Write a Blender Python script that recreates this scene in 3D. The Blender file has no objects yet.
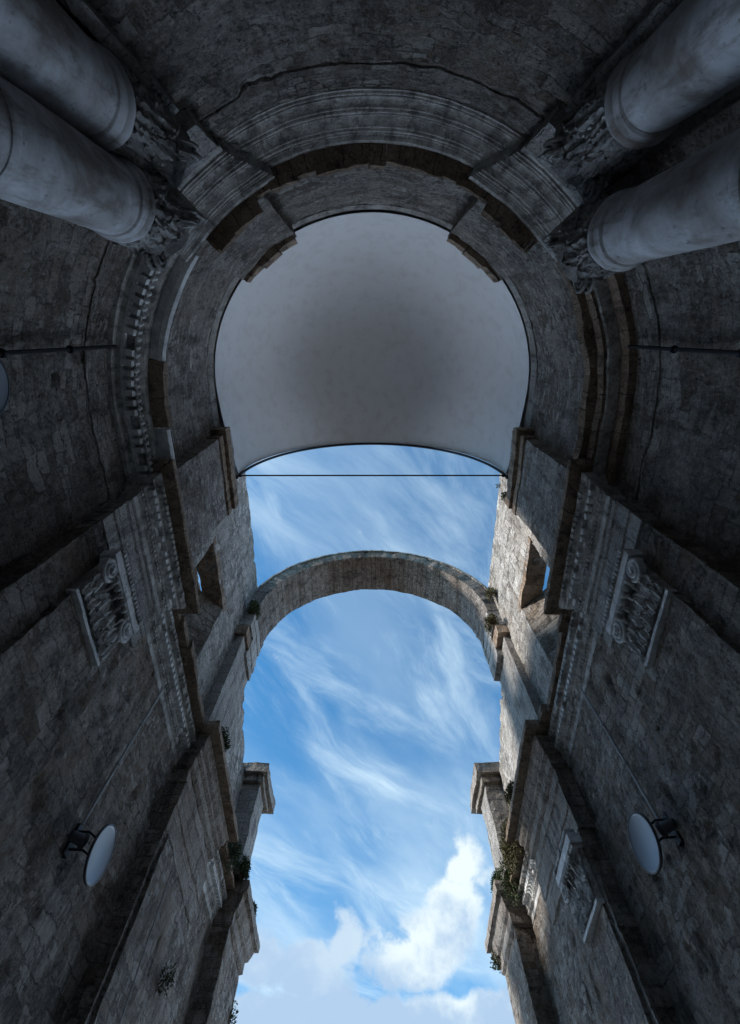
import bpy, bmesh, math, random
from mathutils import Vector, Matrix, noise
random.seed(7)
C = bpy.context.scene
col = C.collection
GZ = -1.6            # ground level; the camera stands at z = 0
YC = 1.4             # centre of the apse plan
RA = 4.25            # radius of the apse wall
ZS = 12.4            # springing of the half dome

# ------------------------------------------------------------------ materials
def nodes_of(m):
    m.use_nodes = True
    nt = m.node_tree; nt.nodes.clear()
    return nt
class NB:
    def __init__(s, nt): s.nt = nt
    def n(s, t, **kw):
        nd = s.nt.nodes.new(t)
        for k, v in kw.items():
            if k in nd.inputs.keys(): s.set(nd.inputs[k], v)
            else: setattr(nd, k, v)
        return nd
    def set(s, sock, v):
        if hasattr(v, 'is_output') or isinstance(v, bpy.types.NodeSocket): s.nt.links.new(v, sock)
        else: sock.default_value = v
    def math(s, op, a, b=None, c=None, clamp=False):
        nd = s.nt.nodes.new('ShaderNodeMath'); nd.operation = op; nd.use_clamp = clamp
        s.set(nd.inputs[0], a)
        if b is not None: s.set(nd.inputs[1], b)
        if c is not None: s.set(nd.inputs[2], c)
        return nd.outputs[0]
    def vmath(s, op, a, b=None, sc=None):
        nd = s.nt.nodes.new('ShaderNodeVectorMath'); nd.operation = op
        s.set(nd.inputs[0], a)
        if b is not None: s.set(nd.inputs[1], b)
        if sc is not None: s.set(nd.inputs['Scale'], sc)
        return nd.outputs[0]
    def noise(s, vec, scale, detail=4, rough=.6, out='Fac', dist=0):
        nd = s.nt.nodes.new('ShaderNodeTexNoise')
        s.set(nd.inputs['Vector'], vec); nd.inputs['Scale'].default_value = scale
        nd.inputs['Detail'].default_value = detail; nd.inputs['Roughness'].default_value = rough
        nd.inputs['Distortion'].default_value = dist
        return nd.outputs[out]
    def ramp(s, fac, stops, interp='LINEAR'):
        nd = s.nt.nodes.new('ShaderNodeValToRGB'); s.set(nd.inputs[0], fac)
        cr = nd.color_ramp; cr.interpolation = interp
        while len(cr.elements) < len(stops): cr.elements.new(.5)
        for e, (p, c) in zip(cr.elements, stops):
            e.position = p; e.color = (c, c, c, 1) if isinstance(c, (int, float)) else tuple(c) + (1,)
        return nd.outputs[0]
    def mix(s, fac, a, b, mode='MIX'):
        nd = s.nt.nodes.new('ShaderNodeMix'); nd.data_type = 'RGBA'; nd.blend_type = mode
        s.set(nd.inputs[0], fac)
        for sock, v in ((nd.inputs[6], a), (nd.inputs[7], b)):
            if isinstance(v, (tuple, list)) and len(v) == 3: v = tuple(v) + (1,)
            s.set(sock, v)
        return nd.outputs[2]
    def comb(s, x, y, z):
        nd = s.nt.nodes.new('ShaderNodeCombineXYZ')
        for i, v in enumerate((x, y, z)): s.set(nd.inputs[i], v)
        return nd.outputs[0]
    def smooth(s, v, a, b):
        nd = s.nt.nodes.new('ShaderNodeMapRange'); nd.interpolation_type = 'SMOOTHSTEP'
        s.set(nd.inputs[0], v); nd.inputs[1].default_value = a; nd.inputs[2].default_value = b
        return nd.outputs[0]

def finish(b, colr, rough, height=None, bumpd=.03, bumps=1.0):
    out = b.n('ShaderNodeOutputMaterial'); p = b.n('ShaderNodeBsdfPrincipled')
    b.set(p.inputs['Base Color'], colr); b.set(p.inputs['Roughness'], rough)
    p.inputs['Specular IOR Level'].default_value = .25
    if height is not None:
        bp = b.n('ShaderNodeBump'); bp.inputs['Distance'].default_value = bumpd
        bp.inputs['Strength'].default_value = bumps
        b.set(bp.inputs['Height'], height)
        b.nt.links.new(bp.outputs[0], p.inputs['Normal'])
    b.nt.links.new(p.outputs[0], out.inputs[0])
    return p

def stone_mat(name, dark, light, bw=.40, bh=.19, bump=.055, mortar=.66, warm=(.34, .235, .15), wamt=.5):
    """small roughly coursed blocks with open joints: the UV map is in metres"""
    m = bpy.data.materials.new(name); b = NB(nodes_of(m))
    uv = b.n('ShaderNodeUVMap').outputs[0]; pos = b.n('ShaderNodeNewGeometry').outputs['Position']
    w = b.vmath('SCALE', b.vmath('SUBTRACT', b.noise(pos, .9, 2, .5, 'Color'), (.5, .5, .5)), sc=.26)
    w2 = b.vmath('SCALE', b.vmath('SUBTRACT', b.noise(pos, 6, 6, .78, 'Color'), (.5, .5, .5)), sc=.15)
    v = b.vmath('ADD', b.vmath('ADD', uv, w), w2)
    def blocks(vec, bw, bh, ms):
        sp = b.n('ShaderNodeSeparateXYZ', Vector=vec)
        zz = b.math('ADD', sp.outputs[1], b.math('MULTIPLY', b.math('SINE', b.math('MULTIPLY', sp.outputs[1], 4.3)), .045))
        row = b.math('FLOOR', b.math('DIVIDE', zz, bh))
        wn = b.n('ShaderNodeTexWhiteNoise', noise_dimensions='1D', W=row)
        u = b.math('ADD', sp.outputs[0], b.math('MULTIPLY', wn.outputs['Value'], 3.7))
        u = b.math('ADD', u, b.math('MULTIPLY', b.math('SINE', b.math('MULTIPLY', u, 5.1)), .11))
        bt = b.n('ShaderNodeTexBrick', Vector=b.comb(u, zz, 0), Scale=1.0)
        bt.inputs['Color1'].default_value = (0, 0, 0, 1); bt.inputs['Color2'].default_value = (1, 1, 1, 1); bt.inputs['Mortar'].default_value = (.4, .4, .4, 1)
        bt.inputs['Mortar Size'].default_value = ms; bt.inputs['Mortar Smooth'].default_value = 1.0
        bt.inputs['Brick Width'].default_value = bw; bt.inputs['Row Height'].default_value = bh; bt.offset = 0.
        return b.n('ShaderNodeSeparateColor', Color=bt.outputs['Color']).outputs[0], bt.outputs['Fac']
    g1, f1 = blocks(v, bw, bh, .017)
    g2, f2 = blocks(b.vmath('ADD', v, (1.3, .07, 0)), bw * .52, bh * .55, .012)
    part = b.smooth(b.noise(pos, .9, 4, .65), .50, .54)
    mx = lambda a, c_: b.math('ADD', b.math('MULTIPLY', a, b.math('SUBTRACT', 1, part)), b.math('MULTIPLY', c_, part))
    g = mx(g1, g2); f = mx(f1, f2)
    brk = b.smooth(b.noise(pos, 2.7, 6, .75), .38, .60)      # joints still pointed in places
    f = b.math('MULTIPLY', f, b.math('SUBTRACT', 1, b.math('MULTIPLY', brk, .8)))
    ren = b.smooth(b.noise(b.vmath('ADD', pos, (4.1, 2.2, 7.7)), .75, 6, .68), .50, .57)      # remains of coarse render over the stones
    f = b.math('MULTIPLY', f, b.math('SUBTRACT', 1, b.math('MULTIPLY', ren, .85)))
    g = b.math('ADD', b.math('MULTIPLY', g, b.math('SUBTRACT', 1, b.math('MULTIPLY', ren, .8))), b.math('MULTIPLY', ren, .42))
    n1 = b.noise(pos, 1.9, 8, .72); n2 = b.noise(pos, 13, 8, .75); n3 = b.noise(pos, .5, 5, .65); n4 = b.noise(pos, 5.5, 7, .74); n5 = b.noise(pos, 34, 5, .75)
    fac = b.math('ADD', b.math('MULTIPLY', b.math('POWER', g, 1.5), .8), b.math('MULTIPLY', b.math('SUBTRACT', n1, .43), 2.2))
    fac = b.math('ADD', fac, b.math('MULTIPLY', b.math('SUBTRACT', n2, .5), 2.2))
    fac = b.math('ADD', fac, b.math('MULTIPLY', b.math('SUBTRACT', n5, .5), 1.2))
    c = b.mix(b.math('MULTIPLY', fac, 1.0, clamp=True), dark, light)
    wm = b.smooth(b.math('ADD', n3, b.math('MULTIPLY', b.math('SUBTRACT', b.math('FRACT', b.math('MULTIPLY', g, 7.3)), .5), .35)), .40, .68)
    c = b.mix(b.math('MULTIPLY', wm, wamt), c, warm)
    st = b.noise(b.vmath('MULTIPLY', pos, (2.2, 2.2, .45)), 1.3, 7, .72)
    c = b.mix(b.math('MULTIPLY', b.smooth(st, .5, .66), .5), c, (.065, .050, .040))
    c = b.mix(b.math('MULTIPLY', f, mortar, clamp=True), c, (.045, .034, .027))
    pits = b.smooth(b.math('ADD', b.noise(pos, 17, 6, .75), b.math('MULTIPLY', b.math('SUBTRACT', n4, .5), .5)), .34, .44)
    c = b.mix(b.math('MULTIPLY', b.math('SUBTRACT', 1, pits), .6), c, (.04, .03, .025))
    h = b.math('ADD', b.math('MULTIPLY', f, -.6), b.math('MULTIPLY', b.math('FRACT', b.math('MULTIPLY', g, 3.1)), .36))
    h = b.math('ADD', h, b.math('MULTIPLY', ren, .30))
    h = b.math('ADD', h, b.math('MULTIPLY', n4, 1.7))
    h = b.math('ADD', h, b.math('MULTIPLY', n2, 1.15))
    h = b.math('ADD', h, b.math('MULTIPLY', pits, .2))
    finish(b, c, .85, h, bump * 2.0, 1.0)
    return m

def block_mat(name, dark, light, bw=.75, bh=.36, bump=.03, warm=(.25, .18, .12), wamt=.4):
    """dressed blocks, eroded"""
    m = bpy.data.materials.new(name); b = NB(nodes_of(m))
    uv = b.n('ShaderNodeUVMap').outputs[0]; pos = b.n('ShaderNodeNewGeometry').outputs['Position']
    w = b.vmath('SCALE', b.vmath('SUBTRACT', b.noise(pos, 3, 4, .65, 'Color'), (.5, .5, .5)), sc=.16)
    v = b.vmath('ADD', uv, w)
    bt = b.n('ShaderNodeTexBrick', Vector=v, Scale=1.0)
    bt.inputs['Color1'].default_value = (0, 0, 0, 1); bt.inputs['Color2'].default_value = (1, 1, 1, 1)
    bt.inputs['Mortar'].default_value = (.5, .5, .5, 1)
    bt.inputs['Mortar Size'].default_value = .010; bt.inputs['Mortar Smooth'].default_value = .6
    bt.inputs['Brick Width'].default_value = bw; bt.inputs['Row Height'].default_value = bh
    bt.offset = .43
    n1 = b.noise(pos, 2.6, 7, .7); n2 = b.noise(pos, 17, 7, .72); n3 = b.noise(pos, .7, 4, .6); n4 = b.noise(pos, 6, 6, .7)
    g = b.n('ShaderNodeSeparateColor', Color=bt.outputs['Color']).outputs[0]
    fac = b.math('ADD', b.math('MULTIPLY', g, .3), b.math('MULTIPLY', b.math('SUBTRACT', n1, .2), .85))
    fac = b.math('ADD', fac, b.math('MULTIPLY', b.math('SUBTRACT', n2, .5), 1.8))
    c = b.mix(b.math('MULTIPLY', fac, 1, clamp=True), dark, light)
    c = b.mix(b.math('MULTIPLY', b.smooth(n3, .45, .7), wamt), c, warm)
    st = b.noise(b.vmath('MULTIPLY', pos, (2.5, 2.5, .5)), 1.5, 6, .7)
    c = b.mix(b.math('MULTIPLY', b.smooth(st, .48, .66), .65), c, (.04, .036, .033))
    c = b.mix(b.math('MULTIPLY', bt.outputs['Fac'], b.math('MULTIPLY', b.smooth(n1, .35, .6), .75)), c, (.03, .027, .025))
    pits = b.smooth(b.noise(pos, 30, 5, .7), .36, .47)
    c = b.mix(b.math('MULTIPLY', b.math('SUBTRACT', 1, pits), .5), c, (.03, .027, .025))
    h = b.math('SUBTRACT', b.math('ADD', b.math('MULTIPLY', n4, 1.5), b.math('MULTIPLY', n2, .7)), b.math('MULTIPLY', bt.outputs['Fac'], .8))
    h = b.math('ADD', h, b.math('MULTIPLY', g, .25))
    h = b.math('ADD', h, b.math('MULTIPLY', pits, .25))
    finish(b, c, .86, h, bump * 2.2, 1.0)
    return m

def carved_mat(name, dark, light, bump=.02, dirt=.6):
    m = bpy.data.materials.new(name); b = NB(nodes_of(m))
    pos = b.n('ShaderNodeNewGeometry').outputs['Position']
    n1 = b.noise(pos, 3.2, 7, .7); n2 = b.noise(pos, 22, 6, .7); n4 = b.noise(pos, 9, 6, .7)
    c = b.mix(b.ramp(n1, [(.33, 0), (.62, 1)]), dark, light)
    st = b.noise(b.vmath('MULTIPLY', pos, (3, 3, 1.2)), 1.9, 6, .75)
    c = b.mix(b.math('MULTIPLY', b.smooth(st, .48, .64), dirt), c, (.05, .043, .037))
    c = b.mix(b.math('MULTIPLY', b.smooth(n2, .5, .7), .35), c, (.06, .05, .045))
    h = b.math('ADD', n4, b.math('MULTIPLY', n2, .6))
    finish(b, c, .75, h, bump * 1.6, 1.0)
    return m

M = {}
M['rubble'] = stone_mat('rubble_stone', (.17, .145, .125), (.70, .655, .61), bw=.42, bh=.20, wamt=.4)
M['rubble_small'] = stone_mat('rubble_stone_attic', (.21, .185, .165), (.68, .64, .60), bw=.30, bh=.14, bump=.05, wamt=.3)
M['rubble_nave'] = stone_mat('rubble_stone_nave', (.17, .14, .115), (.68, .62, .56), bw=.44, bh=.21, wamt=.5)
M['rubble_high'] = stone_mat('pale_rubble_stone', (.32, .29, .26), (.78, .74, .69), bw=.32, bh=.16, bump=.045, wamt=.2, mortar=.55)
M['block'] = block_mat('dressed_block_stone', (.21, .175, .15), (.60, .54, .48))
M['pale_block'] = block_mat('pale_dressed_block_stone', (.26, .24, .22), (.60, .57, .53), wamt=.15)
M['plain_block'] = block_mat('plain_frieze_stone', (.25, .23, .215), (.62, .60, .57), bw=1.3, bh=.6, bump=.018, wamt=.2)
M['worn_carved'] = carved_mat('worn_carved_limestone', (.14, .13, .125), (.46, .45, .44), dirt=.8)
M['brown'] = block_mat('brown_soffit_stone', (.26, .185, .13), (.60, .46, .35), bw=.33, bh=5, bump=.03, warm=(.16, .09, .05), wamt=.6)
M['carved'] = carved_mat('carved_limestone', (.25, .235, .22), (.66, .65, .63))
M['white_carved'] = carved_mat('pale_marble_moulding', (.55, .55, .55), (.85, .85, .85), bump=.012, dirt=.25)
M['arch'] = block_mat('arch_voussoir_stone', (.14, .115, .10), (.52, .46, .41), bw=.62, bh=.20, bump=.04, warm=(.2, .12, .075), wamt=.5)

# column marble
m = bpy.data.materials.new('column_marble'); b = NB(nodes_of(m)); pos = b.n('ShaderNodeNewGeometry').outputs['Position']
n1 = b.noise(pos, 1.6, 6, .65, dist=.4); n2 = b.noise(pos, 9, 7, .75); n3 = b.noise(b.vmath('MULTIPLY', pos, (3, 3, .8)), 1.7, 7, .75)
c = b.mix(b.ramp(n1, [(.36, 0), (.60, 1)]), (.27, .24, .22), (.64, .65, .68))
c = b.mix(b.math('MULTIPLY', b.smooth(n3, .50, .66), .6), c, (.17, .13, .10))
c = b.mix(b.math('MULTIPLY', b.smooth(n2, .58, .68), .6), c, (.09, .08, .075))
finish(b, c, .55, b.math('ADD', b.math('MULTIPLY', n2, .5), n1), .012, .9); M['marble'] = m
# plaster of the half dome
m = bpy.data.materials.new('smooth_plaster'); b = NB(nodes_of(m)); pos = b.n('ShaderNodeNewGeometry').outputs['Position']
n1 = b.noise(pos, .5, 5, .6); n2 = b.noise(pos, 3, 6, .65); n3 = b.noise(pos, 40, 4, .6)
c = b.mix(n1, (.68, .67, .67), (.77, .77, .79)); c = b.mix(b.math('MULTIPLY', b.smooth(n2, .45, .7), .30), c, (.50, .46, .42))
finish(b, c, .85, b.math('ADD', n2, b.math('MULTIPLY', n3, .15)), .012, .5); M['plaster'] = m
def flat(name, c0, rough, metal=0, var=.25, scale=8, bump=.003):
    m = bpy.data.materials.new(name); b = NB(nodes_of(m)); pos = b.n('ShaderNodeNewGeometry').outputs['Position']
    n1 = b.noise(pos, scale, 5, .65)
    c = b.mix(n1, tuple(x * (1 - var) for x in c0), tuple(min(1, x * (1 + var)) for x in c0))
    p = finish(b, c, rough, n1, bump, .6); p.inputs['Metallic'].default_value = metal; M[name] = m
flat('dark_iron', (.035, .035, .04), .55, .6)
flat('grey_cable', (.40, .40, .41), .6)
flat('reflector_paint', (.30, .34, .40), .32, 0, .05, 3)
flat('lamp_housing_paint', (.09, .09, .10), .45)
flat('pale_lamp_glass', (.55, .58, .62), .2, 0, .05)
flat('foliage', (.05, .075, .03), .7, 0, .5, 5)
flat('dry_foliage', (.10, .095, .045), .8, 0, .4, 6)
flat('stem_bark', (.08, .06, .04), .9)
m = block_mat('ground_paving', (.34, .31, .27), (.54, .50, .44), bw=1.1, bh=.7, bump=.01, wamt=.1); M['ground'] = m

# ------------------------------------------------------------------ mesh helpers
def rough_fn(a1, f1, a2=0., f2=6.):
    def f(p):
        q = p + noise.noise_vector(p * f1) * a1
        if a2: q = q + noise.noise_vector(p * f2 + Vector((7.3, 1.7, 4.1))) * a2
        return q
    return f
R_WALL = rough_fn(.030, .9, .018, 4.5)
R_APSE = rough_fn(.012, .9, .008, 4.5)
R_EDGE = rough_fn(.035, 1.6, .022, 6.5)
R_FINE = rough_fn(.012, 1.8, .006, 9)

class MB:
    def __init__(s): s.v = []; s.f = []; s.uv = []; s.at = None
    def quad(s, pts, uvs):
        i = len(s.v); s.v += [Vector(p) for p in pts]; s.f.append(tuple(range(i, i + len(pts)))); s.uv.append(list(uvs))
    def grid(s, fn, nu, nv, uvfn, flip=False):
        base = len(s.v)
        for j in range(nv + 1):
            for i in range(nu + 1): s.v.append(Vector(fn(i / nu, j / nv)))
        for j in range(nv):
            for i in range(nu):
                a = base + j * (nu + 1) + i; idx = [a, a + 1, a + nu + 2, a + nu + 1]
                uvs = [uvfn(i / nu, j / nv), uvfn((i + 1) / nu, j / nv), uvfn((i + 1) / nu, (j + 1) / nv), uvfn(i / nu, (j + 1) / nv)]
                if flip: idx.reverse(); uvs.reverse()
                s.f.append(tuple(idx)); s.uv.append(uvs)
    def box(s, x0, x1, y0, y1, z0, z1, step=.15, warp=None, fine=None):
        """fine: smaller step on the face at x0 (given first) and on the two y faces"""
        xf = x0
        if x0 > x1: x0, x1 = x1, x0
        nf = lambda a, b: max(1, int(round(abs(b - a) / (fine or step))))
        n = lambda a, b: max(1, int(round(abs(b - a) / step)))
        w = warp or (lambda p: p)
        L = lambda a, b, t: a + (b - a) * t
        nx, ny, nz = n(x0, x1), n(y0, y1), n(z0, z1)
        for x, fl in ((x0, True), (x1, False)):
            s.grid(lambda u, v, x=x: w(Vector((x, L(y0, y1, u), L(z0, z1, v)))), nf(y0, y1) if x == xf else ny, nf(z0, z1) if x == xf else nz, lambda u, v: (L(y0, y1, u), L(z0, z1, v)), fl)
        for y, fl in ((y0, False), (y1, True)):
            s.grid(lambda u, v, y=y: w(Vector((L(x0, x1, u), y, L(z0, z1, v)))), nf(x0, x1), nf(z0, z1), lambda u, v: (L(x0, x1, u) + 31.7, L(z0, z1, v)), fl)
        for z, fl in ((z0, True), (z1, False)):
            s.grid(lambda u, v, z=z: w(Vector((L(x0, x1, u), L(y0, y1, v), z))), nx, ny, lambda u, v: (L(y0, y1, v) + 11.3, L(x0, x1, u) + 17.9), fl)
    def hexa(s, c, d1, d2, d3):
        """small box about c with half axes d1,d2,d3 (vectors)"""
        c = Vector(c); d = [Vector(d1), Vector(d2), Vector(d3)]
        if d[0].cross(d[1]).dot(d[2]) < 0: d[0] = -d[0]
        b0 = len(s.v)
        for k in range(8):
            s.v.append(c + d[0] * (1 if k & 1 else -1) + d[1] * (1 if k & 2 else -1) + d[2] * (1 if k & 4 else -1))
        for q in ((0, 2, 3, 1), (4, 5, 7, 6), (0, 1, 5, 4), (2, 6, 7, 3), (0, 4, 6, 2), (1, 3, 7, 5)):
            s.f.append(tuple(b0 + i for i in q))
            s.uv.append([(s.v[b0 + i].x + s.v[b0 + i].y, s.v[b0 + i].z) for i in q])
    def sweep(s, path, prof, step=.2, inward=1, rough=None):
        """closed profile (offset towards inside, z) swept along an open plan path with mitred corners"""
        P = [Vector((p[0], p[1])) for p in path]
        pts = []
        for i in range(len(P)):
            ns = []
            if i > 0: d = (P[i] - P[i - 1]).normalized(); ns.append(Vector((-d.y, d.x)))
            if i < len(P) - 1: d = (P[i + 1] - P[i]).normalized(); ns.append(Vector((-d.y, d.x)))
            n = ns[0] if len(ns) == 1 else (ns[0] + ns[1])
            if len(ns) == 2:
                n = n / max(.3, (1 + ns[0].dot(ns[1])))
            pts.append((P[i], n * inward))
        rs = [pts[0]]; cum = [0.]
        for i in range(1, len(pts)):
            a, b2 = pts[i - 1], pts[i]; L = (b2[0] - a[0]).length; k = max(1, int(round(L / step)))
            for j in range(1, k + 1):
                t = j / k; rs.append((a[0].lerp(b2[0], t), a[1].lerp(b2[1], t))); cum.append(cum[-1] + L / k)
        pl = [0.]
        for i in range(len(prof)):
            a, b2 = prof[i], prof[(i + 1) % len(prof)]; pl.append(pl[-1] + math.hypot(a[0] - b2[0], a[1] - b2[1]))
        base = len(s.v); n = len(prof)
        for (p, nn) in rs:
            for (o, z) in prof:
                q = Vector((p.x + nn.x * o, p.y + nn.y * o, z)); s.v.append(rough(q) if rough else q)
        for i in range(len(rs) - 1):
            for k in range(n):
                a = base + i * n + k; c2 = base + i * n + (k + 1) % n
                d2 = c2 + n; e = a + n
                s.f.append((a, c2, d2, e))
                s.uv.append([(cum[i], pl[k] + prof[0][1]), (cum[i], pl[k + 1] + prof[0][1]), (cum[i + 1], pl[k + 1] + prof[0][1]), (cum[i + 1], pl[k] + prof[0][1])])
        for i in (0, len(rs) - 1):
            ids = [base + i * n + k for k in range(n)]
            s.f.append(tuple(ids)); s.uv.append([(prof[k][0] + 5, prof[k][1]) for k in range(n)])
    def tube(s, pts, r, n=8, cap=True):
        P = [Vector(p) for p in pts]; base = len(s.v); m_ = len(P)
        rr = r if isinstance(r, (list, tuple)) else [r] * m_
        t0 = (P[1] - P[0]).normalized(); ref = Vector((0, 0, 1)) if abs(t0.z) < .9 else Vector((1, 0, 0))
        nrm = t0.cross(ref).normalized()
        for i in range(m_):
            t = (P[min(i + 1, m_ - 1)] - P[max(i - 1, 0)]).normalized()
            nrm = (nrm - t * nrm.dot(t)).normalized(); bn = t.cross(nrm)
            for k in range(n):
                a = 2 * math.pi * k / n; s.v.append(P[i] + (nrm * math.cos(a) + bn * math.sin(a)) * rr[i])
        for i in range(m_ - 1):
            for k in range(n):
                a = base + i * n + k; b2 = base + i * n + (k + 1) % n
                s.f.append((a, b2, b2 + n, a + n)); s.uv.append([(k / n, i * .1), ((k + 1) / n, i * .1), ((k + 1) / n, i * .1 + .1), (k / n, i * .1 + .1)])
        if cap:
            for i in (0, m_ - 1):
                s.f.append(tuple(base + i * n + k for k in range(n))); s.uv.append([(0, 0)] * n)
    def lathe(s, c, prof, n=48, axis=None):
        """(r, h) profile turned about a vertical axis through c, or about the given axis"""
        c = Vector(c); ax = Vector(axis).normalized() if axis else Vector((0, 0, 1))
        ref = Vector((1, 0, 0)) if abs(ax.x) < .9 else Vector((0, 1, 0))
        e1 = ax.cross(ref).normalized(); e2 = ax.cross(e1); base = len(s.v); m_ = len(prof)
        for (r, h) in prof:
            for k in range(n):
                a = 2 * math.pi * k / n; s.v.append(c + (e1 * math.cos(a) + e2 * math.sin(a)) * r + ax * h)
        for i in range(m_ - 1):
            for k in range(n):
                a = base + i * n + k; b2 = base + i * n + (k + 1) % n
                s.f.append((a, b2, b2 + n, a + n)); s.uv.append([(k / n * 2.6, prof[i][1]), ((k + 1) / n * 2.6, prof[i][1]), ((k + 1) / n * 2.6, prof[i + 1][1]), (k / n * 2.6, prof[i + 1][1])])
        for i in (0, m_ - 1):
            s.f.append(tuple(base + i * n + k for k in range(n))); s.uv.append([(0, 0)] * n)
    def stones(s, dirn, amp=1.0, sc=(3.0, 3.0, 4.8), seed=0.):
        """push every vertex back into the wall by the relief of an irregular coursed rubble face"""
        out = []; sd = Vector((seed, seed * .7, seed * 1.3))
        for p in s.v:
            h = .030 * noise.noise(p * 2.1 + sd) + .018 * noise.noise(p * 5.2) + .016 * noise.noise(p * 10.5)
            k = noise.noise(p * .8 + sd * 2)
            h += max(0., min(.05, (noise.noise(p * 3.3 + sd) - .38) * .35)) * (1 if k > -.1 else .3)   # lost stones
            dv = dirn(p) if callable(dirn) else dirn
            out.append(p + dv * (h * amp))
        s.v = out; return s
    def rough(s, fn): s.v = [fn(p) for p in s.v]; return s
    def build(s, name, mat, parent=None, origin=None, smooth=False, recalc=True):
        if parent is not None:
            off = Vector(parent['_w']); loc = Vector((0, 0, 0))
        else:
            off = Vector(origin) if origin is not None else Vector((sum(p.x for p in s.v) / len(s.v), sum(p.y for p in s.v) / len(s.v), min(p.z for p in s.v)))
            loc = off
        me = bpy.data.meshes.new(name)
        me.from_pydata([tuple(p - off) for p in s.v], [], s.f)
        ul = me.uv_layers.new(name='UVMap'); k = 0
        flatuv = [c for fuv in s.uv for uv in fuv for c in uv]
        ul.data.foreach_set('uv', flatuv)
        ca = me.color_attributes.new('stone', 'FLOAT_COLOR', 'POINT')
        ca.data.foreach_set('color', [c for t4 in s.at for c in t4] if s.at else [0.] * (4 * len(s.v)))
        me.materials.append(M[mat]); me.update()
        bm = bmesh.new(); bm.from_mesh(me)
        bmesh.ops.remove_doubles(bm, verts=bm.verts, dist=.0004)
        if recalc: bmesh.ops.recalc_face_normals(bm, faces=bm.faces)
        bm.to_mesh(me); bm.free()
        if smooth:
            me.polygons.foreach_set('use_smooth', [True] * len(me.polygons))
            me.set_sharp_from_angle(angle=math.radians(smooth if smooth is not True else 40))
        o = bpy.data.objects.new(name, me); o.location = loc; col.objects.link(o)
        if parent is not None: o.parent = parent
        o['_w'] = tuple(off)
        return o
def tag(o, label=None, cat=None, group=None, kind=None):
    if label: o['label'] = label; o['kind'] = 'thing'
    if cat: o['category'] = cat
    if group: o['group'] = group
    if kind: o['kind'] = kind
    return o
def empty(name, loc, label, cat, group=None):
    o = bpy.data.objects.new(name, None); o.location = loc; o.empty_display_size = .2
    col.objects.link(o); o['_w'] = tuple(loc)
    return tag(o, label, cat, group)

KY = 1.01       # the apse is a little deeper than a half circle; its attic a little shallower
KA = .95
def arc(r, a0, a1, n, cy=YC, ky=None):
    ky = KY if ky is None else ky
    """plan points; angle measured from the back of the apse, + to the right"""
    return [(r * math.sin(math.radians(a0 + (a1 - a0) * i / n)), cy - ky * r * math.cos(math.radians(a0 + (a1 - a0) * i / n))) for i in range(n + 1)]
def plan(th, r): a = math.radians(th); return Vector((r * math.sin(a), YC - KY * r * math.cos(a), 0))

# ------------------------------------------------------------------ carving helpers
def leaf(mb, base, up, out, side, w, h, curl=.12, lobes=4):
    base, up, out, side = map(Vector, (base, up, out, side)); nu, nv = 10, 18
    def fn(u, v):
        t = v; x = (u - .5) * 2
        ww = w * .5 * (.55 + .75 * math.sin(math.pi * min(1, t * .8 + .15))) * (1 - .75 * t ** 5)
        ww *= 1 - .22 * abs(math.sin(t * lobes * math.pi)) * abs(x) ** .7
        o = .02 + curl * t ** 3.2 + .035 * math.cos(x * math.pi * 2.5) * (1 - t * .4) * .6 + .03 * (1 - x * x)
        hh = h * (t if t < .85 else .85 + (t - .85) * (.3))
        drop = 0 if t < .88 else (t - .88) * h * .7
        return base + side * (x * ww) + up * (hh - drop) + out * o
    mb.grid(fn, nu, nv, lambda u, v: (u * w, v * h))
def spiral(mb, c, e1, e2, out, r0, turns=2.4, tr=.028, start=0., depth=.05):
    c, e1, e2, out = map(Vector, (c, e1, e2, out)); pts = []; rr = []
    n = int(turns * 18)
    for i in range(n + 1):
        t = i / n; a = start + t * turns * 2 * math.pi; r = r0 * (1 - t) ** .85 + .012
        pts.append(c + (e1 * math.cos(a) + e2 * math.sin(a)) * r + out * (depth * t)); rr.append(tr * (1 - .55 * t))
    mb.tube(pts, rr, 7)
    mb.tube([c - out * .03, c + out * (depth + .02)], .03, 8)

# ================================================================== SETTING
g = MB(); g.quad([(-400, -400, GZ), (400, -400, GZ), (400, 400, GZ), (-400, 400, GZ)], [(-400, -400), (400, -400), (400, 400), (-400, 400)])
tag(g.build('ground', 'ground', recalc=False), kind='structure')

# ================================================================== APSE
apse = empty('apse_wall', (0, YC - RA, GZ), 'curved rubble stone apse wall with moulded ring cornice under the pale half dome', 'apse wall')
FS = .065
def wall_prof(z0, z1, off=0., step=FS, thick=1.1):
    zs = []
    if z0 < 1.8: zs = [z0 + (1.8 - z0) * i / 8 for i in range(8)]; z0_ = 1.8
    else: z0_ = z0
    n = max(1, int((z1 - z0_) / step)); zs += [z0_ + (z1 - z0_) * i / n for i in range(n + 1)]
    return [(off, z) for z in zs] + [(-thick, z1), (-thick, z0)]
def radial(p):
    q = Vector((p.x, min(0., p.y - YC), 0)); return q.normalized() if q.length > .01 else Vector((0, -1, 0))
YP = 2.65
path_full = [(-RA, YP - .02), (-RA, YC + .001)] + arc(RA, -90, 90, 60)[1:-1] + [(RA, YC + .001), (RA, YP - .02)]
# inner side: path runs left -> back -> right (counter-clockwise seen from above), inside is to the left
w = MB(); w.sweep(path_full, wall_prof(GZ, 6.872), FS, 1, R_APSE); w.stones(radial, 1.0); w.build('lower_wall', 'rubble', apse, smooth=50)
w = MB(); w.sweep(path_full, wall_prof(6.885, 7.46, .02), FS, 1, R_APSE); w.stones(radial, .8); w.build('architrave_band', 'rubble_small', apse, smooth=50)
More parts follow.
